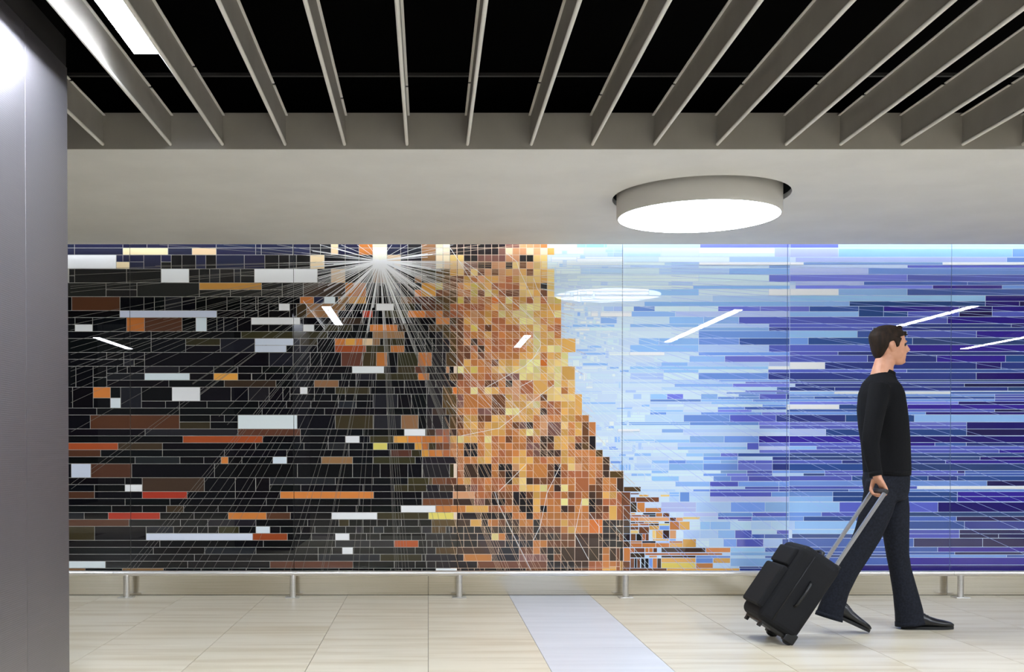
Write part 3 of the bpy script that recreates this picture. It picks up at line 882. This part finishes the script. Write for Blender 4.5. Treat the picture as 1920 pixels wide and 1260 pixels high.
# ------------------------------------------------------------------ steel column
XC, YC, ZK = -1.462, 4.49, 2.624
colm = empty('column', (XC-.3, 3.6, 0), 'tall column clad in fine-ribbed steel at the left edge', 'column')
bx('core', (XC-.62, 2.75, 0), (XC-.008, YC-.01, 3.74), M_black, colm)
ys = [2.75, 3.42, 4.02, YC]
for a, b in zip(ys[:-1], ys[1:]): bx('cladding_panel', (XC-.01, a+.0015, .0), (XC, b-.0015, ZK), M_clad, colm, bevel=.001)
bx('cladding_panel', (XC-.63, YC-.01, 0), (XC-.012, YC, ZK), M_clad, colm)
bx('header', (XC-.03, 2.75, ZK+.001), (XC-.004, YC-.002, 2.74), M_rail, colm)

# ------------------------------------------------------------------ bumper rail
YR = 8.06; ZR = P(803, 1075, YR).z; RR = .0205
rail = empty('bumper_rail', (P(861, 1120, YR).x, YR, 0), 'low polished steel bumper rail on posts along the foot of the mural', 'rail')
x0, x1 = P(-70, 1075, YR).x, P(2060, 1075, YR).x
joins = [x0, P(213, 1075, YR).x, P(1787, 1075, YR).x, x1]
for a, b in zip(joins[:-1], joins[1:]):
    bm = bmesh.new(); cyl(bm, (a+.0008, YR, ZR), (b-.0008, YR, ZR), RR, 28); finish('rail_tube', bm, M_tube, rail, True)
for px in (-75, 237, 549, 861, 1173, 1486, 1801):
    X = P(px, 1100, YR).x
    bm = bmesh.new(); cyl(bm, (X, YR, .006), (X, YR, ZR-.012), .0225, 24); p_ = finish('post', bm, M_tube, rail, True)
    bx('base_plate', (X-.052, YR-.05, .0005), (X+.052, YR+.05, .007), M_tube, p_, bevel=.0015)

# ------------------------------------------------------------------ the man
M_skin = noise_mat('skin', (196, 140, 110), (206, 150, 120), 30, rough=.5)
M_jump = noise_mat('black_knit', (9, 9, 11), (14, 14, 17), 160, rough=.9, bump=.3, spec=.2)
M_jean = noise_mat('dark_denim', (18, 20, 26), (29, 31, 40), 90, rough=.85, bump=.3, spec=.2)
M_shoe = mat('black_leather', (17, 16, 17), .32)
M_sole = mat('black_rubber', (14, 14, 14), .7)
M_hair = noise_mat('dark_brown_hair', (27, 19, 13), (44, 31, 21), 60, (1, 1, .25), rough=.7, bump=.8, spec=.2)
M_eye = mat('eye', (30, 24, 22), .2)
DM = 6.57
man = empty('person', (P(1668, 1180, DM).x, DM, 0), 'man in black jumper and dark jeans walking right, pulling a suitcase', 'person')
SIDE = (0, 1, 0)
def rings(lst): return [(P(px, py, d), ra, rb) for px, py, d, ra, rb in lst]
T_torso = [(1659,699,DM,.060,.066),(1656,709,DM,.076,.105),(1653,721,DM,.100,.165),(1652,738,DM,.117,.196),(1653,765,DM,.128,.2),(1656,795,DM,.133,.19),(1660,830,DM,.130,.178),(1662,862,DM,.128,.174),(1663,887,DM,.126,.178)]
ARM_R = [(1650,724,6.42,.062,.062),(1642,768,6.36,.056,.056),(1634,815,6.31,.05,.05),(1632,832,6.30,.048,.048),(1636,860,6.275,.043,.043),(1642,889,6.25,.037,.037)]
ARM_L = [(1654,724,6.72,.062,.062),(1660,775,6.79,.054,.054),(1666,825,6.80,.048,.048),(1668,860,6.78,.042,.042),(1668,886,6.76,.036,.036)]
LEG_R = [(1656,905,6.49,.098,.09),(1644,955,6.49,.092,.086),(1628,1000,6.49,.079,.078),(1611,1034,6.49,.068,.068),(1590,1070,6.49,.062,.062),(1572,1105,6.49,.064,.062),(1560,1138,6.49,.074,.066),(1554,1158,6.49,.080,.07)]
LEG_L = [(1668,905,6.65,.098,.09),(1676,955,6.65,.09,.086),(1680,1003,6.65,.075,.076),(1683,1040,6.65,.065,.068),(1688,1068,6.65,.064,.064),(1697,1108,6.65,.072,.066),(1704,1145,6.65,.083,.07),(1707,1170,6.65,.089,.072)]
PELV = [(1662,876,DM,.118,.166),(1661,900,DM,.127,.17),(1662,922,DM,.121,.158),(1663,938,DM,.1,.145)]
# body: one continuous skin, slimmer than the clothes
HC = P(1667, 684, DM)          # chin height, at the ear axis
def hp(x, y, z): return HC + Vector((x, y, z))
bm = bmesh.new()
loft(bm, [(hp(c, 0, z), rx, ry) for z, c, rx, ry in ((0,.058,.02,.02),(.012,.047,.043,.036),(.036,.024,.072,.052),(.06,.012,.087,.06),(.085,.003,.094,.066),(.112,-.003,.094,.07),(.14,-.006,.1,.073),(.17,-.011,.098,.071),(.196,-.015,.082,.06),(.212,-.018,.052,.04),(.219,-.018,.02,.016))], 28, True, SIDE, (0, 0, 1))
loft(bm, [(hp(.088,0,.126), .008, .009), (hp(.1,0,.108), .011, .011), (hp(.113,0,.088), .013, .0145), (hp(.1,0,.078), .01, .013)], 12, True, SIDE)   # nose
loft(bm, [(hp(.084,0,.137), .014, .05), (hp(.087,0,.129), .01, .045)], 12, True, SIDE)      # brow
for z, x in ((.061, .098), (.05, .096)): loft(bm, [(hp(x-.012,-.024,z), .005, .004), (hp(x,0,z), .0075, .006), (hp(x-.012,.024,z), .005, .004)], 8)  # lips
loft(bm, [(hp(.082,0,.02), .016, .016), (hp(.084,0,.008), .014, .016)], 10)                 # chin
for s in (-1, 1):                                                                           # ears
    loft(bm, [(hp(-.004, s*.064, .078), .008, .006), (hp(-.008, s*.073, .09), .015, .007), (hp(-.014, s*.078, .112), .02, .008), (hp(-.014, s*.075, .13), .013, .006)], 12, True, SIDE)
loft(bm, [(P(1663,668,DM), .058, .056), (P(1657,684,DM), .056, .056), (P(1654,700,DM), .062, .07), (P(1653,715,DM), .07, .1)], 20, True, SIDE)        # neck
def slim(lst, k): return [(p, a*k, b*k) for p, a, b in rings(lst)]
loft(bm, slim(T_torso[1:], .88), 20, True, SIDE); loft(bm, slim(PELV, .88), 20, True, SIDE)
loft(bm, slim(ARM_R, .8), 16, True, SIDE); loft(bm, slim(ARM_L, .8), 16, True, SIDE)
loft(bm, slim(LEG_R[:-2], .8)+[(P(1563,1130,6.49), .042, .04), (P(1560,1150,6.49), .036, .034)], 16, True, SIDE)
loft(bm, slim(LEG_L[:-2], .8)+[(P(1699,1140,6.65), .042, .04), (P(1700,1160,6.65), .036, .034)], 16, True, SIDE)
B_ = Vector((2.549, 6.24, .847))          # grip of the suitcase handle
wr = P(1643, 889, 6.25)
loft(bm, [(wr, .024, .03), (wr*.55+(B_+Vector((.012,0,.03)))*.45, .02, .038), (B_+Vector((.022,0,.026)), .014, .043)], 16, True, SIDE)
for k, (yy, q) in enumerate(((-.034, .88), (-.0115, 1), (.0115, 1.04), (.034, .96))):
    c = B_+Vector((0, yy, 0))
    tube(bm, [c+Vector((.018, 0, .03)), c+Vector((.031*q, 0, .008)), c+Vector((.026*q, 0, -.017)), c+Vector((.002, 0, -.0285)), c+Vector((-.022*q, 0, -.016))], [.0105, .0105, .0098, .009, .008], 10)
tube(bm, [wr+Vector((-.004, .024, -.03)), B_+Vector((-.02, .05, .026)), B_+Vector((-.029, .043, .002)), B_+Vector((-.02, .028, -.022))], [.014, .0125, .011, .0088], 10)
wl = P(1668, 890, 6.755)                    # relaxed far hand
loft(bm, [(wl, .028, .022), (wl+Vector((.008, 0, -.05)), .04, .017), (wl+Vector((.016, 0, -.088)), .04, .014)], 14, True, SIDE)
for k, (xx, ln) in enumerate(((-.03, .062), (-.01, .074), (.011, .08), (.031, .07))):
    c = wl+Vector((.016+xx, 0, -.085)); tube(bm, [c, c+Vector((.006, -.004, -ln*.45)), c+Vector((.004, -.016, -ln*.75)), c+Vector((-.002, -.028, -ln*.92))], [.0098, .0092, .0086, .0075], 10)
tube(bm, [wl+Vector((.02, -.01, -.03)), wl+Vector((.052, -.02, -.06)), wl+Vector((.056, -.028, -.09)), wl+Vector((.05, -.034, -.108))], [.013, .012, .0105, .0085], 10)
remesh(bm, 'body', M_skin, man, .0048, 2)
for s in (-1, 1):
    bm = bmesh.new(); bmesh.ops.create_icosphere(bm, subdivisions=2, radius=.0115, matrix=Matrix.Translation(hp(.077, s*.031, .116))); finish('eye', bm, M_eye, man, True)
# clothes
bm = bmesh.new()
loft(bm, rings(T_torso), 28, True, SIDE)
loft(bm, rings(ARM_R), 20, True, SIDE); loft(bm, rings(ARM_L), 20, True, SIDE)
jump = remesh(bm, 'jumper', M_jump, man, .0085, 5)
bm = bmesh.new()
loft(bm, [(P(1660,694,DM), .059, .062), (P(1658,700,DM), .063, .07), (P(1657,706,DM), .066, .08)], 28, True, SIDE); finish('collar', bm, M_jump, jump, True)
bm = bmesh.new()
loft(bm, rings([(1641,884,6.255,.038,.038), (1643,893,6.25,.037,.037)]), 20, True, SIDE); finish('cuff', bm, M_jump, jump, True)
bm = bmesh.new()
loft(bm, rings([(1663,881,DM,.125,.177), (1663,891,DM,.123,.175)]), 32, True, SIDE); finish('hem', bm, M_jump, jump, True)
bm = bmesh.new()
loft(bm, rings(PELV), 28, True, SIDE); loft(bm, rings(LEG_R), 22, True, SIDE); loft(bm, rings(LEG_L), 22, True, SIDE)
trou = remesh(bm, 'trousers', M_jean, man, .009, 14)
for L_ in (LEG_R, LEG_L):
    a, b = L_[-2], L_[-1]; pa, pb = P(*a[:3]), P(*b[:3]); t = (pb-pa).normalized()
    bm = bmesh.new(); loft(bm, [(pb-t*.022, b[3]*.985+.001, b[4]*.985+.001), (pb+t*.004, b[3]+.002, b[4]+.002)], 28, True, SIDE); finish('trouser_hem', bm, M_jean, trou, True)
# shoes
def shoe(heel, pitch, label):
    L_ = .312; R_ = Matrix.Translation(heel) @ Matrix.Rotation(pitch, 4, 'Y')
    f = lambda p: R_ @ Vector(p)
    bm = bmesh.new()
    rg = [(0, .045, .030, .026), (.03, .055, .044, .034), (.18, .062, .052, .037), (.38, .056, .045, .038), (.52, .044, .033, .042), (.68, .036, .026, .046), (.83, .031, .021, .043), (.94, .027, .016, .033), (1, .024, .008, .016)]
    loft(bm, [(f((q*L_, 0, zc)), hz, hw) for q, zc, hz, hw in rg], 20, True, R_.to_3x3() @ Vector((0, 1, 0)))
    s = remesh(bm, 'shoe', M_shoe, man, .006, 2)
    bm = bmesh.new(); n = 30; lo = []; hi = []
    for k in range(n):
        a = 2*PI*k/n; q = .5-.5*math.cos(a); hw = .047*math.sin(a)*(.72+.28*min(1, max(0, (q-.25)*2.2)))
        lo.append(bm.verts.new(f((q*L_*1.02-.003, hw, .0 if (q < .3 or q > .45) else .006)))); hi.append(bm.verts.new(f((q*L_*1.02-.003, hw, .017))))
    for k in range(n): bm.faces.new((lo[k], lo[(k+1) % n], hi[(k+1) % n], hi[k]))
    bm.faces.new(lo[::-1]); bm.faces.new(hi); finish('sole', bm, M_sole, s)
    bm = bmesh.new()
    for q in (.44, .5, .56): 
        zc = .092-(q-.44)*.17; tube(bm, [f((q*L_, -.018, zc-.006)), f((q*L_+.004, 0, zc)), f((q*L_, .018, zc-.006))], .0022, 8)
    finish('lace', bm, M_sole, s)
h1 = P(1690, 1180, 6.64); h1.z = .001; shoe(h1, 0, None)
toe = P(1629, 1187, 6.49); an = math.radians(25)
shoe(Vector((toe.x-.312*math.cos(an), 6.49, .012+.312*math.sin(an)*.94)), an, None)
# hair: a cap over the skull with side hair
bm = bmesh.new()
loft(bm, [(hp(c, 0, z), rx, ry) for z, c, rx, ry in ((.035,-.062,.014,.032),(.06,-.062,.03,.05),(.085,-.056,.046,.064),(.112,-.046,.062,.074),(.14,-.032,.084,.08),(.168,-.018,.102,.081),(.194,-.014,.096,.073),(.214,-.012,.078,.056),(.23,-.01,.05,.036),(.236,-.01,.02,.015))], 28, True, SIDE, (0, 0, 1))
for s in (-1, 1): loft(bm, [(hp(.022, s*.068, .1), .008, .006), (hp(.02, s*.072, .125), .016, .008), (hp(.02, s*.073, .155), .03, .008)], 12, True, SIDE)
for i in range(26):
    a = random.uniform(-2.6, 2.6); z = random.uniform(.17, .228); q = .098*math.sqrt(max(.05, 1-((z-.14)/.1)**2)); c = hp(-.012+q*math.cos(a), q*.74*math.sin(a), z)
    tube(bm, [c, c+Vector((.012, random.uniform(-.008, .008), .006)), c+Vector((.026, random.uniform(-.01, .01), .004))], [.008, .007, .004], 6)
remesh(bm, 'hair', M_hair, man, .005, 1)

# ------------------------------------------------------------------ the suitcase, tilted on its wheels
M_case = noise_mat('black_nylon', (10, 10, 12), (16, 16, 19), 260, rough=.8, bump=.25, spec=.3)
M_trim = mat('black_plastic', (13, 13, 14), .45)
M_alu = mat('grey_aluminium', (168, 168, 172), .3, 1)
TA = math.radians(33.7)
case = empty('suitcase', (1.887, 6.24, .0633), 'black upright suitcase tilted on its wheels behind the man', 'suitcase', rot=(0, TA, 0))
def cb(name, a, b, m, par=case, bev=.0, seg=3, smooth=True):
    bm = bmesh.new(); box(bm, a, b); return finish(name, bm, m, par, smooth=False, world=False, bevel=bev, seg=seg)
shell = cb('shell', (-.12, -.18, .035), (.135, .18, .525), M_case, bev=.06, seg=6)
fp = cb('front_pocket', (-.15, -.15, .095), (-.1, .15, .36), M_case, bev=.018)
cb('front_pocket', (-.14, -.14, .37), (-.1, .14, .48), M_case, bev=.014)
for y in (-.1805, .1805):                       # zip line round the shell
    bm = bmesh.new(); tube(bm, [(-.04, y, .07), (-.04, y, .49)], .004, 8); finish('zip', bm, M_trim, case, True, False)
bm = bmesh.new(); tube(bm, [(-.04, -.15, .522), (-.04, .15, .522)], .004, 8); finish('zip', bm, M_trim, case, True, False)
bm = bmesh.new(); tube(bm, [(.03, -.07, .518), (.03, -.06, .545), (.03, 0, .552), (.03, .06, .545), (.03, .07, .518)], .009, 10); finish('carry_handle', bm, M_trim, case, True, False)
bm = bmesh.new(); tube(bm, [(.02, -.178, .2), (.02, -.2, .215), (.02, -.205, .28), (.02, -.2, .345), (.02, -.178, .36)], .008, 10); finish('carry_handle', bm, M_trim, case, True, False)
cb('handle_housing', (.1, -.12, .5), (.136, .12, .528), M_trim, bev=.005)
for y in (-.09, .09):
    cb('handle_rod', (.106, y-.009, .5), (.126, y+.009, 1.01), M_alu, bev=.003)
cb('grip', (.103, -.1, 1.005), (.129, .1, 1.034), M_trim, bev=.01)
cb('bumper_base', (-.075, -.15, .024), (.125, .15, .052), M_trim, bev=.008)
for y in (-.145, .145):
    wh = cb('wheel_housing', (.07, y-.026, .012), (.138, y+.026, .075), M_trim, bev=.012)
    bm = bmesh.new(); cyl(bm, (.105, y-.014, .03), (.105, y+.014, .03), .03, 24); finish('wheel', bm, M_sole, wh, True, False)
for y in (-.12, .12): cb('foot', (-.075, y-.02, .002), (-.06, y+.02, .025), M_trim, bev=.004)
